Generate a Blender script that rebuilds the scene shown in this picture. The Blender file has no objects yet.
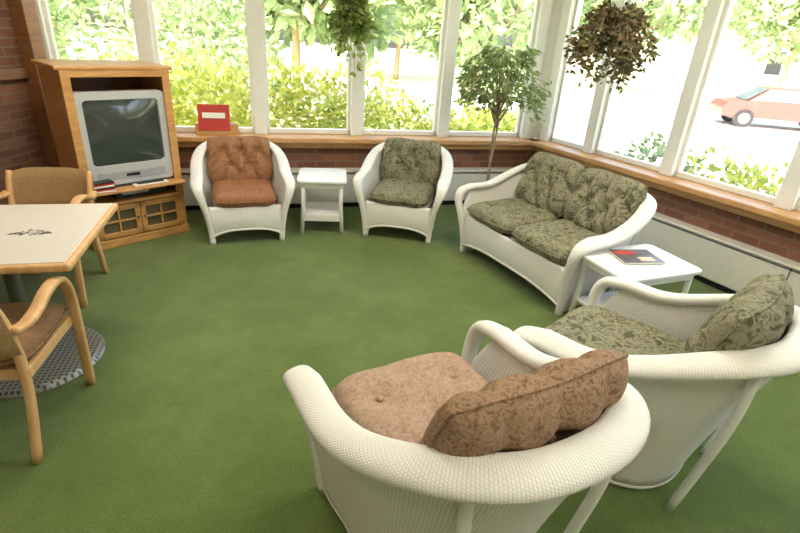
import bpy, bmesh, math, random
import numpy as np
from mathutils import Vector, Matrix
random.seed(7); rng=np.random.default_rng(7)
S=bpy.context.scene
# ------------------------------------------------------------ materials
def lin(c):
    return tuple(((x/255)/12.92 if x/255<=.04045 else ((x/255+.055)/1.055)**2.4) for x in c)+(1,)
class N:
    def __init__(s,name):
        s.m=bpy.data.materials.new(name); s.m.use_nodes=True; s.t=s.m.node_tree
        s.b=s.t.nodes['Principled BSDF']; s.out=s.t.nodes['Material Output']
    def n(s,typ,**k):
        nd=s.t.nodes.new(typ)
        for a,v in k.items():
            if a.startswith('i_'):
                key=a[2:]
                key=int(key) if key.isdigit() else key.replace('_',' ')
                nd.inputs[key].default_value=v
            else: setattr(nd,a,v)
        return nd
    def l(s,a,b): s.t.links.new(a,b)
    def ramp(s,fac,stops):
        r=s.n('ShaderNodeValToRGB'); e=r.color_ramp.elements
        while len(e)<len(stops): e.new(.5)
        for i,(p,c) in enumerate(stops): e[i].position=p; e[i].color=c
        s.l(fac,r.inputs[0]); return r
    def bump(s,h,st,d=.01):
        b=s.n('ShaderNodeBump'); b.inputs['Strength'].default_value=st; b.inputs['Distance'].default_value=d
        s.l(h,b.inputs['Height']); s.l(b.outputs[0],s.b.inputs['Normal']); return b
    def math(s,op,a,b=None):
        m=s.n('ShaderNodeMath',operation=op)
        for i,x in enumerate((a,b)):
            if x is None: continue
            if isinstance(x,(int,float)): m.inputs[i].default_value=x
            else: s.l(x,m.inputs[i])
        return m.outputs[0]
def plain(name,c,rough=.5,metal=0,noise=0,scale=20,spec=.5):
    a=N(name); a.b.inputs['Roughness'].default_value=rough; a.b.inputs['Metallic'].default_value=metal
    a.b.inputs['Specular IOR Level'].default_value=spec
    c=lin(c)
    tc=a.n('ShaderNodeTexCoord'); nz=a.n('ShaderNodeTexNoise',i_Scale=scale,i_Detail=3.0); a.l(tc.outputs['Object'],nz.inputs['Vector'])
    k=noise
    r=a.ramp(nz.outputs['Fac'],[(.3,tuple(x*(1-k) for x in c[:3])+(1,)),(.7,tuple(min(1,x*(1+k)) for x in c[:3])+(1,))])
    a.l(r.outputs[0],a.b.inputs['Base Color'])
    return a.m
def wood(name,c1,c2,scale=6,axis=(1,1,8),rough=.4):
    a=N(name); tc=a.n('ShaderNodeTexCoord'); mp=a.n('ShaderNodeMapping'); mp.inputs['Scale'].default_value=axis
    a.l(tc.outputs['Object'],mp.inputs['Vector'])
    nz=a.n('ShaderNodeTexNoise',i_Scale=scale,i_Detail=5.0,i_Distortion=.6); a.l(mp.outputs[0],nz.inputs['Vector'])
    r=a.ramp(nz.outputs['Fac'],[(.3,lin(c1)),(.7,lin(c2))]); a.l(r.outputs[0],a.b.inputs['Base Color'])
    a.b.inputs['Roughness'].default_value=rough; return a.m
def carpet():
    a=N('carpet_green'); tc=a.n('ShaderNodeTexCoord')
    n1=a.n('ShaderNodeTexNoise',i_Scale=1.5,i_Detail=8.0,i_Roughness=.75); a.l(tc.outputs['Object'],n1.inputs['Vector'])
    n2=a.n('ShaderNodeTexNoise',i_Scale=150.0,i_Detail=2.0); a.l(tc.outputs['Object'],n2.inputs['Vector'])
    r=a.ramp(n1.outputs['Fac'],[(.3,lin((82,100,46))),(.5,lin((98,115,57))),(.7,lin((116,130,72)))])
    r2=a.ramp(n2.outputs['Fac'],[(.3,(.70,.70,.70,1)),(.7,(1.17,1.17,1.17,1))])
    mx=a.n('ShaderNodeMix',data_type='RGBA',blend_type='MULTIPLY'); mx.inputs[0].default_value=1
    a.l(r.outputs[0],mx.inputs[6]); a.l(r2.outputs[0],mx.inputs[7]); a.l(mx.outputs[2],a.b.inputs['Base Color'])
    a.b.inputs['Roughness'].default_value=.95; a.b.inputs['Specular IOR Level'].default_value=.1
    a.b.inputs['Sheen Weight'].default_value=.2
    a.bump(n2.outputs['Fac'],.5,.006); return a.m
def brick():
    a=N('brick_wall'); tc=a.n('ShaderNodeTexCoord'); sp=a.n('ShaderNodeSeparateXYZ'); cb=a.n('ShaderNodeCombineXYZ')
    a.l(tc.outputs['Object'],sp.inputs[0]); a.l(sp.outputs[0],cb.inputs[0]); a.l(sp.outputs[2],cb.inputs[1])
    br=a.n('ShaderNodeTexBrick',i_Scale=1.0); a.l(cb.outputs[0],br.inputs['Vector'])
    br.inputs['Brick Width'].default_value=.2; br.inputs['Row Height'].default_value=.067; br.inputs['Mortar Size'].default_value=.006
    br.inputs['Color1'].default_value=lin((138,90,66)); br.inputs['Color2'].default_value=lin((112,70,52)); br.inputs['Mortar'].default_value=lin((128,108,90))
    a.l(br.outputs['Color'],a.b.inputs['Base Color']); a.b.inputs['Roughness'].default_value=.85
    a.bump(br.outputs['Fac'],-.5,.01); return a.m
def wicker(name,lu,lv,bs,bd):
    a=N(name); uv=a.n('ShaderNodeUVMap'); uv.uv_map='UVMap'; sp=a.n('ShaderNodeSeparateXYZ'); a.l(uv.outputs[0],sp.inputs[0])
    nz=a.n('ShaderNodeTexNoise',i_Scale=9.0,i_Detail=2.0); a.l(uv.outputs[0],nz.inputs['Vector'])
    pu=2*math.pi/lu; pv=2*math.pi/lv
    wob=a.math('MULTIPLY',nz.outputs['Fac'],lu*.5)
    s1=a.math('SINE',a.math('MULTIPLY',a.math('ADD',sp.outputs[0],wob),pu)); s2=a.math('SINE',a.math('MULTIPLY',a.math('ADD',sp.outputs[1],wob),pv))
    m=a.math('MULTIPLY',s1,s2)
    s3=a.math('ABSOLUTE',s1)
    h=a.math('ADD',a.math('MULTIPLY',m,.35),a.math('MULTIPLY',s3,.65))
    r=a.ramp(a.math('ADD',a.math('MULTIPLY',h,.6),.3),[(.1,lin((178,170,152))),(.5,lin((240,236,227)))])
    a.l(r.outputs[0],a.b.inputs['Base Color']); a.b.inputs['Roughness'].default_value=.6; a.b.inputs['Specular IOR Level'].default_value=.3
    a.bump(h,bs,bd); return a.m
def floral(name,cols,scale=16):
    a=N(name); tc=a.n('ShaderNodeTexCoord')
    nz=a.n('ShaderNodeTexNoise',i_Scale=scale,i_Detail=3.0,i_Distortion=1.6); a.l(tc.outputs['Object'],nz.inputs['Vector'])
    r=a.ramp(nz.outputs['Fac'],[(.30+.4*i/(len(cols)-1),lin(c)) for i,c in enumerate(cols)])
    n2=a.n('ShaderNodeTexNoise',i_Scale=180.0); a.l(tc.outputs['Object'],n2.inputs['Vector'])
    a.l(r.outputs[0],a.b.inputs['Base Color']); a.b.inputs['Roughness'].default_value=.9; a.b.inputs['Specular IOR Level'].default_value=.15
    a.bump(n2.outputs['Fac'],.3,.003); return a.m
def leaf(name,cols,trans=.35):
    a=N(name); g=a.n('ShaderNodeNewGeometry')
    r=a.ramp(g.outputs['Random Per Island'],[(i/(len(cols)-1),lin(c)) for i,c in enumerate(cols)])
    a.l(r.outputs[0],a.b.inputs['Base Color']); a.b.inputs['Roughness'].default_value=.55
    tr=a.n('ShaderNodeBsdfTranslucent'); a.l(r.outputs[0],tr.inputs[0]); mx=a.n('ShaderNodeMixShader'); mx.inputs[0].default_value=trans
    a.l(a.b.outputs[0],mx.inputs[1]); a.l(tr.outputs[0],mx.inputs[2]); a.l(mx.outputs[0],a.out.inputs[0]); return a.m
def glassm():
    a=N('window_glass'); t=a.n('ShaderNodeBsdfTransparent'); g=a.n('ShaderNodeBsdfGlossy'); g.inputs['Roughness'].default_value=.02
    mx=a.n('ShaderNodeMixShader'); mx.inputs[0].default_value=.04; a.l(t.outputs[0],mx.inputs[1]); a.l(g.outputs[0],mx.inputs[2]); a.l(mx.outputs[0],a.out.inputs[0]); return a.m
def perf():
    a=N('perforated_metal'); tc=a.n('ShaderNodeTexCoord'); sp=a.n('ShaderNodeSeparateXYZ'); a.l(tc.outputs['Object'],sp.inputs[0])
    f=2*math.pi/.05
    m=a.math('MULTIPLY',a.math('SINE',a.math('MULTIPLY',sp.outputs[0],f)),a.math('SINE',a.math('MULTIPLY',sp.outputs[1],f)))
    h=a.math('ABSOLUTE',m)
    r=a.ramp(h,[(.5,lin((158,158,152))),(.7,lin((78,80,72)))]); a.l(r.outputs[0],a.b.inputs['Base Color'])
    a.b.inputs['Metallic'].default_value=.3; a.b.inputs['Roughness'].default_value=.35; a.bump(h,-.6,.006); return a.m
CARPET=carpet(); BRICK=brick(); WICK=wicker('white_wicker',.024,.012,.6,.004); WICKR=wicker('white_wicker_braid',.016,.012,.45,.003)
RUST=floral('rust_fabric',[(126,84,56),(148,104,74),(166,124,92),(136,94,66)],34)
RUSTS=floral('rust_seat_fabric',[(134,86,58),(152,104,74),(166,120,90)],40)
BRWN=floral('brown_paisley_fabric',[(114,86,66),(142,110,86),(166,138,112),(122,92,70)],52)
PINK=floral('tan_seat_fabric',[(154,124,102),(174,146,124),(188,160,138)],44)
SAGE=floral('sage_floral_fabric',[(88,88,66),(118,116,90),(150,143,118),(104,102,78),(82,84,62)],19)
WHITE=plain('white_paint',(238,236,228),.4,0,.03); CREAM=plain('cream_paint',(236,230,214),.7,0,.03)
HEAT=plain('heater_enamel',(222,217,204),.4,0,.03); DARK=plain('dark_slot',(28,26,24),.6)
OAK=wood('honey_oak',(184,130,72),(210,158,98)); OAKH=wood('sill_oak',(190,138,84),(216,166,110),5,(1,8,8)); OAKD=wood('oak_dark',(110,66,32),(140,88,46))
BEECH=wood('beech',(200,152,98),(222,178,124),5,(4,4,1)); WALN=wood('walnut_post',(120,78,48),(150,100,62))
TAN=floral('tan_weave',[(140,108,70),(160,128,88),(176,144,104)],120); BROWNS=floral('brown_seat',[(116,86,58),(138,106,74),(156,122,86)],90)
SILVER=plain('silver_plastic',(190,190,188),.35,.1); SCREEN=plain('crt_glass',(56,62,58),.09,0,0,5,.9); BLACK=plain('black_plastic',(22,22,22),.4)
LAM=plain('laminate_top',(214,206,192),.3,0,.02); PERF=perf(); STEEL=plain('steel',(120,118,114),.35,.8)
RED=plain('red_card',(190,48,38),.5); PAPER=plain('white_card',(240,236,225),.6); WOODBOX=plain('maple_box',(196,150,98),.5,0,.1)
GLASS=glassm(); TERRA=plain('pot_clay',(120,84,60),.8,0,.1); POTG=plain('pot_plastic',(70,80,60),.5)
BARK=plain('bark',(150,130,102),.9,0,.25,30); SOIL=plain('soil',(50,36,26),.95,0,.3,60); CARG=plain('car_window',(60,66,70),.2,0,0)
INK=plain('ink_print',(70,68,62),.6)
LF=leaf('ficus_leaf',[(104,126,70),(140,158,96),(184,194,136),(118,140,82)],.5); LH=leaf('trailing_leaf',[(96,120,56),(140,158,78),(176,184,108)],.45)
LR=leaf('bronze_leaf',[(88,80,52),(116,90,64),(112,118,70),(142,114,82)],.35)
HL=leaf('hedge_leaf',[(150,166,62),(196,198,88),(222,214,116),(120,148,64)],.5); TL=leaf('tree_leaf',[(118,140,88),(148,166,114),(176,188,144),(98,122,76)],.45)
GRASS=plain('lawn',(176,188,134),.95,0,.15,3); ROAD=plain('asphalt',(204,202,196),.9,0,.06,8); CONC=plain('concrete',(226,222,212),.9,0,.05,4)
# ------------------------------------------------------------ mesh builder
class M:
    def __init__(s): s.v=[];s.f=[];s.mi=[];s.sm=[];s.uv=[];s.mats=[]
    def add(s,vs,fs,mat,uvs=None,smooth=True,mtx=None):
        o=len(s.v)
        if mtx is not None: vs=[mtx@Vector(v) for v in vs]
        s.v+= [tuple(v) for v in vs]
        if mat not in s.mats: s.mats.append(mat)
        k=s.mats.index(mat)
        for f in fs:
            s.f.append(tuple(i+o for i in f)); s.mi.append(k); s.sm.append(smooth)
            s.uv += [uvs[i] for i in f] if uvs is not None else [(s.v[i+o][0]+s.v[i+o][1],s.v[i+o][2]) for i in f]
    def bm(s,bm,mat,mtx=None,smooth=False):
        bm.verts.ensure_lookup_table(); bm.verts.index_update()
        s.add([v.co.copy() for v in bm.verts],[[v.index for v in f.verts] for f in bm.faces],mat,None,smooth,mtx); bm.free()
    def box(s,c,d,mat,bev=.004,mtx=None,rot=None,vbev=0):
        bm=bmesh.new(); bmesh.ops.create_cube(bm,size=1)
        for v in bm.verts: v.co=Vector((v.co.x*d[0],v.co.y*d[1],v.co.z*d[2]))
        if vbev: bmesh.ops.bevel(bm,geom=[e for e in bm.edges if abs(e.verts[0].co.z-e.verts[1].co.z)>1e-6],offset=vbev,segments=6,affect='EDGES',profile=.5)
        if bev>0: bmesh.ops.bevel(bm,geom=[e for e in bm.edges if not vbev or abs(e.verts[0].co.z-e.verts[1].co.z)<1e-6],offset=min(bev,min(d)*.45),segments=2,affect='EDGES',profile=.5)
        T=Matrix.Translation(c)
        if rot is not None: T=T@rot
        if mtx is not None: T=mtx@T
        s.bm(bm,mat,T)
    def cyl(s,c,r,h,mat,seg=24,r2=None,mtx=None,bev=0):
        bm=bmesh.new(); bmesh.ops.create_cone(bm,cap_ends=True,segments=seg,radius1=r,radius2=r if r2 is None else r2,depth=h)
        if bev: bmesh.ops.bevel(bm,geom=[e for e in bm.edges if abs(e.verts[0].co.z-e.verts[1].co.z)<1e-6],offset=bev,segments=2,affect='EDGES')
        T=Matrix.Translation(c); T=T if mtx is None else mtx@T
        s.bm(bm,mat,T,False)
    def ball(s,c,sc,mat,mtx=None,sub=2):
        bm=bmesh.new(); bmesh.ops.create_icosphere(bm,subdivisions=sub,radius=1)
        T=Matrix.Translation(c)@Matrix.Diagonal((sc[0],sc[1],sc[2],1)); T=T if mtx is None else mtx@T
        s.bm(bm,mat,T,True)
    def sweep(s,pts,prof,mat,sides=None,n=12,power=1.0,closed=False):
        pts=[Vector(p) for p in pts]; K=len(pts); vs=[];uv=[];L=0; prev=None
        for i,p in enumerate(pts):
            if closed: T=(pts[(i+1)%K]-pts[i-1]).normalized()
            else: T=(pts[min(i+1,K-1)]-pts[max(i-1,0)]).normalized()
            if sides is not None: sd=Vector(sides[i])
            else: sd=prev if prev is not None else (Vector((1,0,0)) if abs(T.x)<.8 else Vector((0,1,0)))
            sd=(sd-T*sd.dot(T)).normalized(); prev=sd; up=T.cross(sd).normalized()
            w,h=prof(i/(K-1)) if callable(prof) else prof
            if i: L+=(p-pts[i-1]).length
            for j in range(n):
                a=2*math.pi*j/n; ca,sa=math.cos(a),math.sin(a)
                ca=math.copysign(abs(ca)**power,ca); sa=math.copysign(abs(sa)**power,sa)
                vs.append(p+sd*ca*w/2+up*sa*h/2); uv.append((L,abs(j/n-.5)*(w+h)*2.2))
        fs=[]
        for i in range(K if closed else K-1):
            for j in range(n):
                a=i*n+j;b=i*n+(j+1)%n; c=((i+1)%K)*n+(j+1)%n; d=((i+1)%K)*n+j; fs.append((a,b,c,d))
        if not closed: fs.append(tuple(range(n))[::-1]); fs.append(tuple((K-1)*n+j for j in range(n)))
        s.add(vs,fs,mat,uv,True)
    def obj(s,name,loc=(0,0,0),rz=0,parent=None):
        me=bpy.data.meshes.new(name); me.from_pydata(s.v,[],s.f)
        for m in s.mats: me.materials.append(m)
        me.polygons.foreach_set('material_index',s.mi); me.polygons.foreach_set('use_smooth',s.sm)
        ul=me.uv_layers.new(name='UVMap'); ul.data.foreach_set('uv',[c for u in s.uv for c in u]); me.update()
        o=bpy.data.objects.new(name,me); S.collection.objects.link(o); o.location=loc; o.rotation_euler=(0,0,rz)
        if parent: o.parent=parent
        return o
def empty(name,loc,rz=0):
    e=bpy.data.objects.new(name,None); S.collection.objects.link(e); e.location=loc; e.rotation_euler=(0,0,rz); e.empty_display_size=.1; return e
def cr(pts,k=6):
    P=[Vector(p) for p in pts]; P=[2*P[0]-P[1]]+P+[2*P[-1]-P[-2]]; out=[]
    for i in range(1,len(P)-2):
        for j in range(k):
            t=j/k; a,b,c,d=P[i-1],P[i],P[i+1],P[i+2]
            out.append(.5*((2*b)+(c-a)*t+(2*a-5*b+4*c-d)*t*t+(3*b-a-3*c+d)*t**3))
    out.append(P[-2]); return out
def sst(a,b,x):
    t=max(0,min(1,(x-a)/(b-a))); return t*t*(3-2*t)
def rot(ax,deg): return Matrix.Rotation(math.radians(deg),4,ax)
# ------------------------------------------------------------ cushions
def pillow(m,w,h,th,mat,mtx,buttons=(),folds=(),p=5,n=36,depth=.045,seed=0,bend=0,fw=.0009):
    r=random.Random(seed); ph=[r.uniform(0,6) for _ in range(4)]
    vs=[];uv=[];idx={}
    def d2seg(x,y,a,b):
        ax,ay=a;bx,by=b; L=(bx-ax)**2+(by-ay)**2; t=max(0,min(1,((x-ax)*(bx-ax)+(y-ay)*(by-ay))/L)); return (x-ax-t*(bx-ax))**2+(y-ay-t*(by-ay))**2
    for side in (1,-1):
        for i in range(n+1):
            for j in range(n+1):
                u=math.sin((i/n-.5)*math.pi)*.5+ (i/n-.5)*1.0; v=math.sin((j/n-.5)*math.pi)*.5+(j/n-.5)*1.0
                e=i in(0,n) or j in(0,n)
                if side==-1 and e: idx[(side,i,j)]=idx[(1,i,j)]; continue
                k=.18; x=u*w/2*math.sqrt(1-k*v*v)*(1+.02*math.sin(5*v+ph[0])); y=v*h/2*math.sqrt(1-k*u*u)*(1+.02*math.sin(5*u+ph[1]))
                f=max(0,(1-abs(u)**p))**.5*max(0,(1-abs(v)**p))**.5
                z=th/2*f
                dd=0
                for b in buttons: dd+=depth*math.exp(-((x-b[0])**2+(y-b[1])**2)/.0022)
                for a,b in folds: dd=max(dd,depth*.62*math.exp(-d2seg(x,y,a,b)/fw))
                z-=min(dd,depth*1.05)*min(1,f*1.5)
                z+=.004*math.sin(x*28+ph[2])*math.sin(y*24+ph[3])*f
                idx[(side,i,j)]=len(vs); vs.append((x,y,side*z-bend*(u*u-.4))); uv.append((x,y))
    fs=[]
    for side in(1,-1):
        for i in range(n):
            for j in range(n):
                q=[idx[(side,i,j)],idx[(side,i+1,j)],idx[(side,i+1,j+1)],idx[(side,i,j+1)]]
                fs.append(tuple(q if side==1 else q[::-1]))
    m.add(vs,fs,mat,uv,True,mtx)
    # stitched piping cord around the seam
    ring=[idx[(1,i,0)] for i in range(n)]+[idx[(1,n,j)] for j in range(n)]+[idx[(1,i,n)] for i in range(n,0,-1)]+[idx[(1,0,j)] for j in range(n,0,-1)]
    pr=[mtx@Vector(vs[i]) for i in ring]
    m.sweep(pr,(.011,.011),mat,None,6,closed=True)
    for b in buttons:
        for sg in (1,-1): m.ball((b[0],b[1],sg*(th/2-depth+.006)-bend*((2*b[0]/w)**2-.4)),(.014,.014,.008),mat,mtx,2)
def tuft(w,h):
    B=[(-w*.26,h*.20),(w*.26,h*.20),(0,h*.20),(-w*.14,-h*.08),(w*.14,-h*.08)]
    F=[(B[0],B[3]),(B[2],B[3]),(B[2],B[4]),(B[1],B[4]),(B[0],(-w*.27,h*.5)),(B[1],(w*.27,h*.5)),(B[2],(0,h*.5)),(B[0],(-w*.5,-h*.08)),(B[1],(w*.5,-h*.08)),(B[3],(-w*.26,-h*.45)),(B[4],(w*.26,-h*.45)),(B[3],(0,-h*.34)),(B[4],(0,-h*.34))]
    return B,F
# ------------------------------------------------------------ wicker seating
def ucurve(W,L,yf,ym,b,n1=10,n2=16,n3=8):
    a=W-L; P=[]
    for i in range(n1): P.append((-W,yf+(ym-yf)*i/n1))
    for i in range(n2+1):
        t=math.pi/2*i/n2; P.append((-L-a*math.cos(t)**.84,ym+b*math.sin(t)**.84))
    if L>0:
        for i in range(1,n3): P.append((-L+2*L*i/n3,ym+b))
        Q=P[:-(n3-1)]
    else: Q=P[:-1]
    return P+[(-x,y) for x,y in reversed(Q)]
def wickerseat(name,loc,th,L=0.0,seatmat=SAGE,backmat=SAGE,lean=0,cz=0,cy=0,sz=0,sc=1,dep=.07,bth=.22,bend=-.03,bh=.46):
    root=empty(name,loc,math.radians(th)); root.scale=(sc,sc,sc)
    W=.385+L; Wb=.30+L
    R=ucurve(W,L,-.27,-.0,.45); Bp=ucurve(Wb,L,-.33,-.06,.31)
    K=len(R)
    def hz(y): return .555+.195*sst(-.15,.44,y)
    sides=[]
    for i in range(K):
        a=R[max(0,i-1)];b=R[min(K-1,i+1)]; t=Vector((b[0]-a[0],b[1]-a[1],0)).normalized(); sides.append(Vector((-t.y,t.x,0)))
    m=M(); nt=14; vs=[];uv=[];Ls=0
    for i in range(K):
        if i: Ls+=math.hypot(R[i][0]-R[i-1][0],R[i][1]-R[i-1][1])
        fw=1-sst(-.27,-.08,R[i][1]); H=hz(R[i][1])
        arch=.05*math.exp(-((R[i][1]+.02)/.12)**2) if abs(R[i][0])>L+.25 else .0
        z0=.025+arch
        for j in range(nt+1):
            t=j/nt; k=t**1.25
            x=Bp[i][0]+(R[i][0]-Bp[i][0])*k; y=Bp[i][1]+(R[i][1]-Bp[i][1])*k-.07*fw*math.sin(math.pi*min(1,t*1.02))
            vs.append((x,y,z0+(H-z0)*t)); uv.append((Ls,t*H))
    fs=[(i*(nt+1)+j,i*(nt+1)+j+1,(i+1)*(nt+1)+j+1,(i+1)*(nt+1)+j) for i in range(K-1) for j in range(nt)]
    m.add(vs,fs,WICK,uv,True)
    sh=m.obj('woven_shell',parent=root); sd=sh.modifiers.new('s','SOLIDIFY'); sd.thickness=.022; sd.offset=0
    m=M(); bp=[Vector(vs[i*(nt+1)]) for i in range(K)]; m.sweep(bp,(.03,.03),WICKR,None,8); m.obj('base_braid',parent=root)
    m=M()
    pre=cr([(-.30-L,-.335,0),(-.31-L,-.345,.15),(-.335-L,-.375,.32),(-.368-L,-.395,.45),(-.385-L,-.365,.53),(-W,-.27,.558)],5)[:-1]
    rim=[Vector((x,y,hz(y)+.004)) for x,y in R]
    post=[Vector((-p.x,p.y,p.z)) for p in reversed(pre)]
    allp=pre+rim+post
    sd_=[Vector((-1,0,0))]*len(pre)+[ (s if s.dot(Vector((R[i][0],R[i][1]+.01,0)))>0 else -s) for i,s in enumerate(sides)]+[Vector((1,0,0))]*len(post)
    sd_=[s+Vector((0,0,-.25)) for s in sd_]
    nP=len(pre);nA=len(allp)
    def prof(t):
        i=t*(nA-1); k=min(i,nA-1-i)/nP; k=max(0,min(1,k)); q=sst(.3,1.15,k)
        return (.052+.063*q,.052+.002*q)
    m.sweep(allp,prof,WICKR,sd_,16,.85)
    m.obj('braided_rim',parent=root)
    m=M(); n=24; vs=[];uv=[]
    for i in range(n+1):
        u=-1+2*i/n; x=u*(.305+L); y=-.345-.02*(1-u*u)
        zb=.07+.07*(1-abs(u)**3)*1.0
        for j in range(9):
            t=j/8; vs.append((x,y-.012*math.sin(math.pi*t),zb+(.35-zb)*t)); uv.append((x,zb+(.35-zb)*t))
    fs=[(i*9+j,(i+1)*9+j,(i+1)*9+j+1,i*9+j+1) for i in range(n) for j in range(8)]
    m.add(vs,fs,WICK,uv,True); ap=m.obj('front_apron',parent=root); q=ap.modifiers.new('s','SOLIDIFY'); q.thickness=.018; q.offset=0
    m=M(); m.sweep([(x/12*(.305+L),-.345-.02*(1-(x/12)**2)-.006,.07+.07*(1-abs(x/12)**3)) for x in range(-12,13)],(.024,.024),WICKR,None,8)
    m.obj('apron_braid',parent=root)
    m=M(); m.box((0,-.06,.315),(.54+2*L,.54,.03),WHITE,.004,vbev=.17); m.obj('seat_deck',parent=root)
    m=M()
    for sx in(-1,1):
        m.sweep(cr([(sx*(.25+L),.385,.735),(sx*(.235+L),.375,.5),(sx*(.22+L),.34,.25),(sx*(.21+L),.30,0)],4),(.034,.034),WHITE,None,10)
        m.sweep([(sx*(.295+L),-.32,0.0),(sx*(.295+L),-.32,.34)],(.04,.04),WICKR,None,10)
    m.obj('legs',parent=root)
    m=M(); ns=1 if L==0 else 2
    cw=.55 if L==0 else (.56+2*L)/2
    for k in range(ns):
        cx=0 if ns==1 else (-1)**k*cw/2
        pillow(m,cw,.62,.14,seatmat,Matrix.Translation((cx,-.095,.395+sz)),[(0,.02),(-cw*.27,-.12),(cw*.27,-.12)],[],8,30,.025,seed=k)
    m.obj('seat_cushion',parent=root)
    m=M()
    for k in range(ns):
        bw=.58 if L==0 else cw+.02
        cx=0 if ns==1 else (-1)**k*cw/2
        Bt,F=tuft(bw,bh)
        T=Matrix.Translation((cx,.225+cy,.62+cz))@rot('X',68+lean)
        pillow(m,bw,bh,bth,backmat,T,Bt,F,4,52,dep,seed=5+k,bend=bend if L==0 else 0)
    m.obj('back_cushion',parent=root)
    return root
# ------------------------------------------------------------ room shell
GZ=-.7
P0=Vector((-3.13,4.37)); P1=Vector((1.41,5.72)); 
dR=Vector((.511,-.8596)); P2=P1+dR*6.2; P3=Vector((3.0,-2.2)); P4=Vector((-3.6,-2.2))
def frame(P,Q):
    d=(Q-P); L=d.length; return L,math.atan2(d.y,d.x)
ZC=2.75
def shell(poly,z,name,mat,th):
    bm=bmesh.new(); vs=[bm.verts.new((p[0],p[1],z)) for p in poly]; vs2=[bm.verts.new((p[0],p[1],z+th)) for p in poly]
    bm.faces.new(vs[::-1]); bm.faces.new(vs2)
    for i in range(len(poly)): j=(i+1)%len(poly); bm.faces.new((vs[i],vs[j],vs2[j],vs2[i]))
    m=M(); m.bm(bm,mat); return m.obj(name)
poly=[P4,P3,P2,P1,P0]
shell(poly,-.1,'floor',CARPET,.1)
over=[P4+Vector((-.6,-.4)),P3+Vector((.6,-.4)),P2+Vector((1.3,.2)),P1+Vector((.45,1.15)),P0+Vector((-.9,.9))]
shell(over,ZC,'ceiling',WHITE,.25)
def winwall(side,P,Q,mull,first,wn):
    L,ang=frame(P,Q); loc=(P.x,P.y,0)
    m=M(); m.box((L/2,.11,(.68+GZ)/2),(L+.1,.22,.68-GZ),BRICK,0); m.box((L/2,.1,(2.52+ZC)/2),(L+.1,.2,ZC-2.52),WHITE,0); m.obj('wall_'+side,loc,ang)
    m=M(); m.box((L/2,.03,.70),(L+.0,.36,.05),OAKH,.01); m.box((L/2,-.035,.645),(L,.07,.065),OAKH,.006); m.obj('trim_sill_'+side,loc,ang)
    m=M(); 
    a=.25 if side=='back' else .1
    hl=L-a-.12; m.box((a+hl/2,-.06,.215),(hl,.11,.32),HEAT,.012); m.box((a+hl/2,-.065,.392),(hl,.13,.018),HEAT,.006)
    m.box((a+hl/2,-.05,.03),(hl,.07,.05),DARK,0); m.box((a+hl/2,-.1165,.366),(hl-.04,.004,.006),DARK,0)
    k=a+1.2
    while k<L-.2: m.box((k,-.062,.215),(.005,.113,.322),DARK,0); k+=1.5
    m.obj('baseboard_heater_'+side,loc,ang)
    for i in range(len(mull)-1):
        x0,x1=mull[i],mull[i+1]; m=M(); pw=.115
        m.box((x1,.09,1.625),(pw,.16,1.80),WHITE,.006)
        if i==0 and first: m.box((x0,.09,1.625),(pw,.16,1.80),WHITE,.006)
        xa=x0+pw/2;xb=x1-pw/2;mid=(xa+xb)/2
        for x in (xa+.014,xb-.014): m.box((x,.1,1.625),(.028,.06,1.78),WHITE,.003)
        for z in (.75,2.50): m.box((mid,.1,z),(xb-xa,.06,.045),WHITE,.003)
        m.box((mid,.1,1.62),(xb-xa-.04,.006,1.74),GLASS,0)
        m.obj('window_%d'%(wn+i),loc,ang)
    return ang,L
mb=[.06,.86,1.78,2.71,3.64,4.62]
angB,_=winwall('back',P0,P1,mb,True,1)
mr=[.10,.72,1.60,2.55,3.45,4.35,5.25,6.1]
angR,_=winwall('right',P1,P2,mr,True,6)
m=M(); m.box((0,0,1.625),(.22,.22,1.80),WHITE,.006); m.box((0,0,(.68+GZ)/2),(.2,.2,.68-GZ),BRICK,0); m.obj('trim_corner_post',(P1.x+.05,P1.y+.1,0),(angB+angR)/2)
L,ang=frame(P4,P0)
m=M(); m.box((L/2,.1,ZC/2),(L+.2,.2,ZC+.2),BRICK,0); m.obj('wall_left',(P4.x,P4.y,0),ang)
m=M(); m.box((L-.07,-.06,1.36),(.14,.12,2.7),WALN,.006); m.box((L-.9,-.03,1.36),(.16,.06,2.7),OAKD,.006); m.box((L-.5,-.03,1.22),(.7,.05,.08),OAKD,.006); m.obj('trim_left_post',(P4.x,P4.y,0),ang)
L,ang=frame(P3,P4); m=M(); m.box((L/2,-.1,ZC/2),(L,.2,ZC+.2),CREAM,0); m.obj('wall_rear',(P3.x,P3.y-.1,0),ang)
L,ang=frame(P2,P3); m=M(); m.box((L/2,.1,ZC/2),(L,.2,ZC+.2),CREAM,0); m.obj('wall_rear_right',(P2.x,P2.y,0),ang)
# ------------------------------------------------------------ seating
wickerseat('wicker_armchair',(-1.42,4.22,0),21,0,RUSTS,RUST,cz=-.01,sc=.94,dep=.075)
wickerseat('wicker_armchair',(.0,4.54,0),-9,0,SAGE,SAGE,cz=-.01,sc=.96,dep=.075)
wickerseat('wicker_loveseat',(1.12,3.71,0),-60,.28,SAGE,SAGE,cz=.035,sz=.015,dep=.075)
wickerseat('wicker_armchair',(1.10,1.86,0),-134,0,SAGE,SAGE,lean=2,cz=.05,cy=.02,sz=.02,sc=1.06,dep=.035,bth=.20)
wickerseat('wicker_armchair',(.215,1.31,0),-150,0,PINK,BRWN,lean=2,cz=.06,cy=.035,sz=.02,sc=1.08,dep=.034,bth=.19,bend=-.02,bh=.45)
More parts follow.
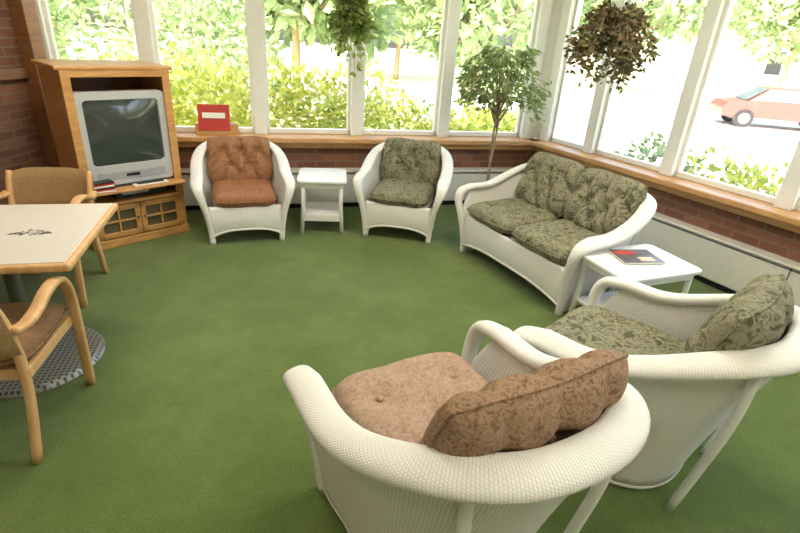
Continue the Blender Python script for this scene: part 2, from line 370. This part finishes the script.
# ------------------------------------------------------------ side tables
def sidetable(loc,rz,w,d,h):
    m=M(); m.box((0,0,h-.012),(w,d,.024),WHITE,.006,vbev=.05); m.box((0,0,h-.045),(w-.05,d-.05,.045),WICK,.004,vbev=.04)
    for sx in(-1,1):
        for sy in(-1,1):
            x=sx*(w/2-.05);y=sy*(d/2-.05)
            m.sweep([(x,y,h-.03),(x,y,h*.5),(x+sx*.014,y+sy*.014,0)],(.036,.036),WICKR,None,10)
    m.box((0,0,h*.34),(w-.08,d-.08,.02),WICK,.004)
    for sy in(-1,1): m.box((0,sy*(d/2-.05),h*.34-.03),(w-.1,.02,.04),WICK,.003)
    return m.obj('side_table',loc,rz)
sidetable((-.755,4.42,0),math.radians(8),.43,.46,.5)
sidetable((1.50,2.91,0),math.radians(22.7),.62,.45,.5)
m=M(); m.box((.03,.02,.004),(.28,.21,.006),PAPER,0); m.box((0,0,.010),(.28,.21,.006),PAPER,.001); m.box((0,0,.0135),(.276,.206,.002),plain('magazine_cover',(88,78,74),.3,0,.6,14),.0); m.box((-.05,.05,.0150),(.14,.05,.001),RED,0); m.box((.04,-.05,.0150),(.1,.06,.001),plain('cover_photo',(200,180,150),.3,0,.4,30),0)
m.obj('magazine',(1.49,2.95,.5),math.radians(10))
# ------------------------------------------------------------ tv cabinet (front -Y)
cabr=empty('tv_cabinet',(-2.33,3.98,0),math.radians(48))
m=M(); W=.74;D=.50;H=1.33
for sx in(-1,1):
    m.box((sx*(W/2-.012),0,H/2),(.024,D,H),OAK,.004); m.box((sx*(W/2-.03),-D/2-.008,H/2+.02),(.06,.022,H-.04),OAK,.004)
m.box((0,0,H+.012),(W+.06,D+.05,.028),OAK,.008); m.box((0,-D/2-.008,H-.025),(W-.1,.02,.05),OAK,.004)
m.box((0,D/2-.008,H/2),(W-.04,.012,H-.02),OAKD,0)
m.box((0,0,.465),(W-.04,D,.026),OAK,.004); m.box((0,-.02,.355),(W-.03,D+.02,.024),OAK,.004); m.box((0,0,.05),(W-.04,D-.03,.02),OAK,0)
m.box((0,-D/2-.012,.035),(W+.02,.03,.07),OAK,.006)
m.box((0,-D/2-.05,.47),(W-.02,.14,.02),OAK,.006)
m.obj('case',parent=cabr)
m=M(); PANE=plain('cabinet_glass',(96,84,62),.08,0,.2,8,.9)
for sx in(-1,1):
    cx=sx*.165; w=.325;z0=.08;z1=.335; y=-D/2-.014
    m.box((cx,y,z1-.02),(w,.02,.04),OAK,.003); m.box((cx,y,z0+.02),(w,.02,.04),OAK,.003)
    for q in(-1,1): m.box((cx+q*(w/2-.02),y,(z0+z1)/2),(.04,.02,z1-z0),OAK,.003)
    m.box((cx,y,(z0+z1)/2),(.014,.016,z1-z0-.04),OAK,.002); m.box((cx,y,(z0+z1)/2),(w-.05,.016,.014),OAK,.002)
    m.box((cx,y+.012,(z0+z1)/2),(w-.05,.004,z1-z0-.04),PANE,0); m.ball((cx-sx*.14,y-.02,.22),(.011,.011,.011),STEEL)
m.obj('glazed_doors',parent=cabr)
cr48=math.radians(48)
def cabpt(x,y,z): return (-2.33+x*math.cos(cr48)-y*math.sin(cr48),3.98+x*math.sin(cr48)+y*math.cos(cr48),z)
m=M() 
def rrect(w,h,r,y,n=5):
    o=[]
    for cx,cz,a0 in((w/2-r,h/2-r,0),(-w/2+r,h/2-r,90),(-w/2+r,-h/2+r,180),(w/2-r,-h/2+r,270)):
        for i in range(n+1):
            a=math.radians(a0+90*i/n); o.append((cx+r*math.cos(a),y,cz+r*math.sin(a)))
    return o
TH=.69
rings=[rrect(.42,.38,.03,.40),rrect(.50,.50,.03,.22),rrect(.61,TH-.03,.03,.09),rrect(.64,TH,.035,.06),rrect(.64,TH,.035,.0),rrect(.625,TH-.015,.03,-.012)]
vs=[];fs=[]
for r_ in rings: vs+=r_
n=len(rings[0])
for i in range(len(rings)-1):
    for j in range(n): fs.append((i*n+j,i*n+(j+1)%n,(i+1)*n+(j+1)%n,(i+1)*n+j))
fs.append(tuple(range(n)))
m.add(vs,fs,SILVER,None,False)
a=rrect(.625,TH-.015,.03,-.012); b=[(x,-.012,z+.05) for x,_,z in rrect(.53,.48,.03,0)]; c=[(x*.985,.004,(z-.05)*.985+.05) for x,_,z in b]
vs=a+b+c; fs=[(j,(j+1)%n,n+(j+1)%n,n+j) for j in range(n)]+[(n+j,n+(j+1)%n,2*n+(j+1)%n,2*n+j) for j in range(n)]
m.add([(x,y,z) for x,y,z in vs],fs,SILVER,None,False)
g=12; vs=[((i/g-.5)*.525,.004-.024*(1-(2*i/g-1)**2)*(1-(2*j/g-1)**2)**.8,(j/g-.5)*.475+.05) for i in range(g+1) for j in range(g+1)]
m.add(vs,[(i*(g+1)+j,(i+1)*(g+1)+j,(i+1)*(g+1)+j+1,i*(g+1)+j+1) for i in range(g) for j in range(g)],SCREEN,None,True)
m.box((0,-.014,-.27),(.50,.006,.06),plain('speaker_grey',(160,160,158),.5),.002); m.box((0,-.018,-.27),(.10,.006,.022),BLACK,.002)
m.box((0,.1,-TH/2-.004),(.46,.26,.01),BLACK,.003)
m.obj('crt_television',cabpt(0,-.235,.489+TH/2),cr48)
m=M(); m.box((0,0,.035),(.40,.28,.06),BLACK,.004); m.box((-.05,-.142,.04),(.2,.004,.02),SILVER,0); m.obj('vcr',cabpt(.05,-.09,.372),cr48)
m=M()
for i in range(6): m.box((0,0,.008+i*.0125),(.16-.01*(i%2),.08,.012),[PAPER,RED,BLACK][i%3],.001,rot=rot('Z',i*2-5))
m.obj('videotape_stack',cabpt(-.26,-.325,.481),cr48)
m=M(); m.box((0,0,.006),(.26,.05,.012),PAPER,.001); m.box((.0,0,.018),(.20,.04,.012),BLACK,.002); m.obj('remote_control',cabpt(.1,-.30,.481),cr48)
# ------------------------------------------------------------ game table
m=M(); tw=.84
m.box((0,0,.71),(tw,tw,.036),BEECH,.012); m.box((0,0,.7285),(tw-.05,tw-.05,.006),LAM,.002)
rr=random.Random(3)
for i in range(90):
    u=rr.uniform(-1,1); m.box((.15+u*.09,-.05+rr.uniform(-.025,.065)*(1-abs(u)),.7322),(.016*rr.uniform(.4,1.3),.003,.0008),INK,0,rot=rot('Z',rr.uniform(-80,80)))
m.cyl((0,0,.36),.035,.66,STEEL); m.cyl((0,0,.685),.16,.02,STEEL); m.cyl((0,0,.05),.09,.05,STEEL,24,.04)
m.cyl((0,0,.015),.33,.03,PERF,64,.31,bev=.006)
m.obj('game_table',(-1.91,2.16,0),math.radians(16))
# ------------------------------------------------------------ wooden armchairs (front -Y)
def woodchair(loc,th):
    r=empty('wooden_armchair',loc,math.radians(th)); m=M()
    for sx in(-1,1):
        P=cr([(sx*.25,-.235,0),(sx*.26,-.225,.30),(sx*.27,-.205,.50),(sx*.275,-.17,.60),(sx*.28,-.10,.655),(sx*.28,.0,.655),(sx*.275,.09,.62),(sx*.265,.165,.60),(sx*.25,.235,.61)],6)
        m.sweep(P,lambda t:(.044,.028) if t<.45 else (.052,.028),BEECH,[Vector((1,0,0))]*len(P),12,.5)
        P=cr([(sx*.22,.27,0),(sx*.225,.21,.25),(sx*.23,.20,.44),(sx*.235,.235,.62),(sx*.235,.28,.74)],5)
        m.sweep(P,(.03,.042),BEECH,[Vector((1,0,0))]*len(P),12,.5)
        m.box((sx*.235,-.01,.39),(.024,.42,.05),BEECH,.006)
    m.box((0,-.2,.39),(.46,.024,.05),BEECH,.006); m.box((0,.19,.39),(.44,.024,.05),BEECH,.006)
    m.obj('bentwood_frame',parent=r)
    m=M(); pillow(m,.50,.47,.09,BROWNS,Matrix.Translation((0,-.02,.445)),[],[],9,24,0.0); m.obj('seat',parent=r)
    m=M(); n=20; vs=[];fs=[]
    for side in(0,1):
        for i in range(n+1):
            for j in range(9):
                u=-1+2*i/n; v=j/8; hh=(.50-.02*(1-u*u))+(.24+.02*(1-abs(u)**2.5)*1.6)*v*(1-.12*abs(u)**6)
                y=.205+.24*(hh-.44)-.045*u*u+.05 + (.022 if side else -.022)*(1-abs(u)**8)**.5*(1-abs(2*v-1)**6)**.5
                vs.append((u*.255,y,hh))
    k=(n+1)*9
    for i in range(n):
        for j in range(8):
            a=i*9+j; q=(a,a+9,a+10,a+1); fs.append(q); fs.append(tuple(x+k for x in q[::-1]))
    m.add(vs,fs,TAN,None,True); m.obj('back_panel',parent=r)
    return r
woodchair((-1.71,1.71,0),-168)
woodchair((-2.27,2.88,0),12)
# ------------------------------------------------------------ leaves
def leaves(m,pos,dirs,size,mat,fold=.25,width=.5,rg=rng):
    pos=np.asarray(pos);n=len(pos); d=np.asarray(dirs,float); d/=np.linalg.norm(d,axis=1)[:,None]+1e-9
    r=rg.normal(size=(n,3)); s=np.cross(d,r); s/=np.linalg.norm(s,axis=1)[:,None]+1e-9; u=np.cross(d,s)
    sz=(size*rg.uniform(.65,1.25,n))[:,None]
    a=pos; b=pos+d*sz*.45+s*sz*width*.5+u*sz*fold*.3; c=pos+d*sz; e=pos+d*sz*.45-s*sz*width*.5+u*sz*fold*.3; mid=pos+d*sz*.5
    V=np.stack([a,b,c,e,mid],1).reshape(-1,3)
    F=[]
    for i in range(n): o=i*5; F+=[(o,o+1,o+4),(o+1,o+2,o+4),(o+2,o+3,o+4),(o+3,o,o+4)]
    m.add([tuple(v) for v in V],F,mat,[(0,0)]*len(V),False)
def blob(n,c,r,shell=.55,rg=rng):
    d=rg.normal(size=(n,3)); d/=np.linalg.norm(d,axis=1)[:,None]; k=rg.uniform(shell,1,n)[:,None]
    return np.array(c)+d*np.array(r)*k, d
# ficus
m=M(); 
m.cyl((0,0,.13),.12,.26,TERRA,28,.155); m.cyl((0,0,.255),.145,.02,SOIL,28)
for k in range(2):
    a=k*2.1; m.sweep(cr([(.02*math.cos(a),.02*math.sin(a),.25),(.012*math.cos(a+1.5),.012*math.sin(a+1.5),.5),(.012*math.cos(a+3),.012*math.sin(a+3),.75),(.02*math.cos(a+4),.02*math.sin(a+4),1.02)],5),(.02,.02),BARK,None,8)
rr=random.Random(11)
pp=[];dd=[]
for k in range(40):
    a=rr.uniform(0,6.28); e=rr.uniform(-.25,1.35); R_=rr.uniform(.22,.38)
    end=Vector((R_*math.cos(a)*math.cos(e*.8),R_*math.sin(a)*math.cos(e*.8),1.31+.38*math.sin(e)-.06)); st=Vector((0,0,rr.uniform(.92,1.12)))
    mid=(st+end)/2+Vector((0,0,.08)); tip=end+Vector((.04*math.cos(a),.04*math.sin(a),-.10))
    P=cr([st,mid,end,tip],5); m.sweep(P,lambda t:(.009*(1-t)+.003,)*2,BARK,None,5)
    for p in P[5:]:
        for q in range(3): 
            pp.append(tuple(p+Vector((rr.gauss(0,.032),rr.gauss(0,.032),rr.gauss(0,.032))))); dd.append((math.cos(a)+rr.gauss(0,.6),math.sin(a)+rr.gauss(0,.6),-.7+rr.gauss(0,.4)))
leaves(m,pp,dd,.076,LF,.25,.42); m.obj('potted_ficus',(.83,4.98,0))
# hanging plants
def hang(loc,mat,rad,drop,n,size,seed,nm='hanging_plant',up=.1):
    rr=random.Random(seed); m=M()
    m.cyl((0,0,0),.075,.12,POTG,24,.10); m.cyl((0,0,.055),.09,.01,SOIL,20)
    top=ZC-loc[2]
    for k in range(3):
        a=k*2.094; m.sweep([(.095*math.cos(a),.095*math.sin(a),.06),(0,0,.5)],(.004,.004),PAPER,None,5)
    m.sweep([(0,0,.5),(0,0,top)],(.004,.004),PAPER,None,5); m.cyl((0,0,top-.01),.02,.02,STEEL,12)
    pp=[];dd=[]
    for k in range(n):
        a=rr.uniform(0,6.28); R_=rad*rr.uniform(.3,1); dz=drop*rr.uniform(.15,1)*(1-.5*(R_/rad)**2)
        P=cr([(.04*math.cos(a),.04*math.sin(a),.05),(.6*R_*math.cos(a),.6*R_*math.sin(a),.05+rr.uniform(.02,up)),(R_*math.cos(a),R_*math.sin(a),-.02-.06*rr.random()),(R_*1.05*math.cos(a+.1),R_*1.05*math.sin(a+.1),-dz)],6)
        m.sweep(P,(.004,.004),BARK,None,4)
        for p in P[2:]:
            for q in range(3):
                pp.append((p.x+rr.gauss(0,.018),p.y+rr.gauss(0,.018),p.z+rr.gauss(0,.018))); dd.append((rr.gauss(0,1)+.5*math.cos(a),rr.gauss(0,1)+.5*math.sin(a),-.4+rr.gauss(0,.6)))
    leaves(m,pp,dd,size,mat,.25,.55); m.obj(nm,loc)
hang((-.55,4.62,1.82),LH,.15,.48,30,.064,2); hang((1.40,3.95,1.77),LR,.30,.36,46,.056,5,up=.14)
# game box on sill
m=M(); m.box((0,0,.05),(.38,.10,.10),WOODBOX,.003); m.box((-.02,-.03,.155),(.28,.012,.23),RED,.002,rot=rot('X',-14)); m.box((-.02,-.045,.175),(.20,.002,.05),PAPER,0,rot=rot('X',-14)); m.box((-.02,-.033,.115),(.18,.002,.025),PAPER,0,rot=rot('X',-14))
m.obj('game_box',(-1.81,4.775,.725),angB)
# ------------------------------------------------------------ outside
m=M(); m.box((0,0,-.05),(160,110,.1),GRASS,0); m.obj('lawn',(0,35,GZ-.001))
m=M(); m.box((0,0,0),(60,8,.06),ROAD,0); m.box((0,-5.2,.01),(60,1.6,.07),CONC,0); m.obj('road',(8,20,GZ+.03),math.radians(-14))
m=M(); m.box((0,0,0),(6.0,12,.05),CONC,0); m.obj('pavement',(8.2,7.4,GZ+.025),math.radians(31))
def bush(name,loc,r,n,size,mat,k=7,seed=0):
    rg=np.random.default_rng(seed); m=M(); 
    for i in range(k):
        c=(rg.uniform(-.6,.6)*r[0],rg.uniform(-.6,.6)*r[1],r[2]*rg.uniform(.45,.75)); p,d=blob(n//k,c,(r[0]*.55,r[1]*.6,r[2]*.42),.6,rg)
        p[:,2]=np.abs(p[:,2])+.12; leaves(m,p,d+rg.normal(size=d.shape)*.6,size,mat,.2,.55,rg)
        m.sweep([(c[0]*.2,c[1]*.2,0),(c[0]*.7,c[1]*.7,c[2]*.6),c],(.02,.02),BARK,None,5)
    return m.obj(name,loc)
def onback(x,off): 
    d=(P1-P0).normalized(); n=Vector((-d.y,d.x)); p=P0+d*x+n*off; return (p.x,p.y,GZ)
def onright(x,off):
    n=Vector((-dR.y,dR.x)); p=P1+dR*x+n*off; return (p.x,p.y,GZ)
for i,(x,off,h) in enumerate([(-1.2,2.0,1.8),(.2,1.9,1.75),(1.5,1.9,1.75),(2.9,1.9,1.65),(4.1,2.0,1.35),(5.2,2.3,1.15)]): bush('hedge_bush',onback(x,off),(.95,.8,h),3000,.10,HL,8,i)
for i,(x,off,h) in enumerate([(0.6,1.6,1.2),(1.6,1.5,1.2),(2.7,1.4,1.3),(3.9,1.4,1.3)]): bush('garden_shrub',onright(x,off),(.85,.6,h),1700,.10,HL if i%2 else TL,7,20+i)
for i,(x,y,h) in enumerate([(-7.0,10.0,3.4),(-4.2,11.0,3.2),(-9.5,8.4,3.8)]): bush('tall_shrub',(x,y,GZ),(1.7,1.4,h),3000,.17,TL,9,60+i)
def tree(loc,h,r,n,seed,size=.3):
    rg=np.random.default_rng(seed); m=M(); m.sweep(cr([(0,0,0),(.1,0,h*.3),(0,.1,h*.6)],5),lambda t:(.34*(1-t*.6),)*2,BARK,None,10)
    for i in range(16):
        c=(rg.uniform(-.65,.65)*r,rg.uniform(-.65,.65)*r,h*rg.uniform(.36,.9)); p,d=blob(n//16,c,(r*.45,r*.45,h*.17),.5,rg); leaves(m,p,d+rg.normal(size=d.shape)*.8,size,TL,.2,.6,rg)
        m.sweep([(0,0,h*.35),tuple(np.array(c)*.6+np.array((0,0,h*.1))),c],(.09,.09),BARK,None,5)
    m.obj('street_tree',loc)
for i,(x,y,h,r) in enumerate([(-10,15,7.5,3.2),(-3.6,16,7,3.0),(1.5,14,6.5,2.1),(-1,30,9,4.3),(5.5,31,9,4),(-15,21,9,4.3),(12,32,9,4.3),(21,31,9.5,4.6),(-9,29,9,4.3),(32,24,9,4.3),(2,44,12,6),(-20,38,12,6),(11,46,12,6)]): tree((x,y,GZ),h,r,4400,40+i,.28 if y<15 else .5)
def car(loc,rz,c):
    paint=plain('car_paint',c,.4,.0,0); m=M()
    prof=[(-2.1,.35),(-2.15,.62),(-2.0,.82),(-1.35,.92),(-.75,1.36),(.55,1.40),(1.25,1.0),(2.0,.88),(2.15,.6),(2.1,.35)]
    vs=[];N_=len(prof)
    for y in(-.82,-.7,.7,.82):
        for x,z in prof: vs.append((x,y*(.86 if z>1.2 else 1),z))
    fs=[(r*N_+j,r*N_+(j+1)%N_,(r+1)*N_+(j+1)%N_,(r+1)*N_+j) for r in range(3) for j in range(N_)]+[tuple(range(N_)),tuple(3*N_+j for j in range(N_))[::-1]]
    m.add(vs,fs,paint,None,False)
    for sy in(-1,1):
        m.add([(-1.15,sy*.83,.95),(-.68,sy*.735,1.28),(.48,sy*.735,1.31),(1.05,sy*.83,.98)],[(0,1,2,3)],CARG,None,False)
        for x in(-1.35,1.35):
            T=Matrix.Translation((x,sy*.76,.32))@rot('X',90); m.cyl((0,0,0),.32,.2,BLACK,24,mtx=T); m.cyl((0,0,0),.18,.215,SILVER,16,mtx=T)
    m.add([(-1.4,-.66,.935),(-1.4,.66,.935),(-.79,.56,1.36),(-.79,-.56,1.36)],[(0,1,2,3)],CARG,None,False); m.add([(1.27,-.66,1.01),(1.27,.66,1.01),(.6,.56,1.40),(.6,-.56,1.40)],[(0,1,2,3)],CARG,None,False)
    m.obj('parked_car',loc,rz)
car((13.6,19.6,GZ+.061),math.radians(-14),(104,54,46)); car((19.2,18.2,GZ+.061),math.radians(-14),(110,112,118))
ROOF=plain('roof_shingle',(186,180,174),.9,0,.1)
def house(loc,rz,w,d,h):
    m=M(); m.box((0,0,h/2),(w,d,h),CREAM,0); 
    hh=h+1.8; m.add([(-w/2-.4,-d/2-.4,h),(w/2+.4,-d/2-.4,h),(w/2+.4,d/2+.4,h),(-w/2-.4,d/2+.4,h),(-w/2-.4,0,hh),(w/2+.4,0,hh)],[(0,1,5,4),(2,3,4,5),(0,4,3),(1,2,5),(0,3,2,1)],ROOF,None,False)
    x=-w/2+1.5
    while x<w/2-1: m.box((x,-d/2-.02,h*.55),(1.1,.06,1.2),SILVER,0); m.box((x,-d/2-.01,h*.55),(1.3,.05,1.4),WHITE,0); x+=2.6
    m.obj('house',loc,rz)
house((25,57,GZ),math.radians(-20),18,8,3.0); house((41,41,GZ),math.radians(-38),22,8,3.0)
for i,(x,y) in enumerate([(38,50),(47,44),(33,56)]): tree((x,y,GZ),12,5.5,4400,80+i,.6)
# ------------------------------------------------------------ light
w=bpy.data.worlds.new('World'); S.world=w; w.use_nodes=True; nt=w.node_tree; bg=nt.nodes['Background']
sky=nt.nodes.new('ShaderNodeTexSky'); sky.sky_type='NISHITA'; sky.sun_disc=False; sky.sun_elevation=math.radians(50); sky.sun_rotation=math.radians(200); sky.air_density=1.0; sky.dust_density=5
nt.links.new(sky.outputs[0],bg.inputs[0]); bg.inputs[1].default_value=1.75
def light(name,typ,loc,rotv,e,col=(1,1,1),**k):
    l=bpy.data.lights.new(name,typ); l.energy=e; l.color=col
    for a,v in k.items(): setattr(l,a,v)
    o=bpy.data.objects.new(name,l); S.collection.objects.link(o); o.location=loc; o.rotation_euler=rotv; return o
light('sun','SUN',(0,-5,10),(math.radians(42),0,math.radians(-20)),10,(1,.96,.88),angle=.01)
for i,(x,y,e) in enumerate([(-1.4,2.8,40),(1.0,2.8,42),(-1.2,.2,16),(1.4,.2,26)]):  # out-of-view ceiling panels with area lights, added to fill the interior
    m=M(); m.box((0,0,0),(1.25,.65,.05),WHITE,.01); f=m.obj('added_fill_panel',(x,y,ZC-.025))
    l=light('fill_light_%d'%i,'AREA',(0,0,-.03),(0,0,0),e,(1,.93,.82),shape='RECTANGLE',size=1.15,size_y=.55); l.parent=f
# camera
cam=bpy.data.cameras.new('camera'); cam.lens=22.5; cam.sensor_width=36; co=bpy.data.objects.new('camera',cam); S.collection.objects.link(co); S.camera=co
co.matrix_world=Matrix.Translation((0,0,1.7))@rot('X',65)@Matrix.Rotation(.07,4,'Z')
S.view_settings.view_transform='Standard'
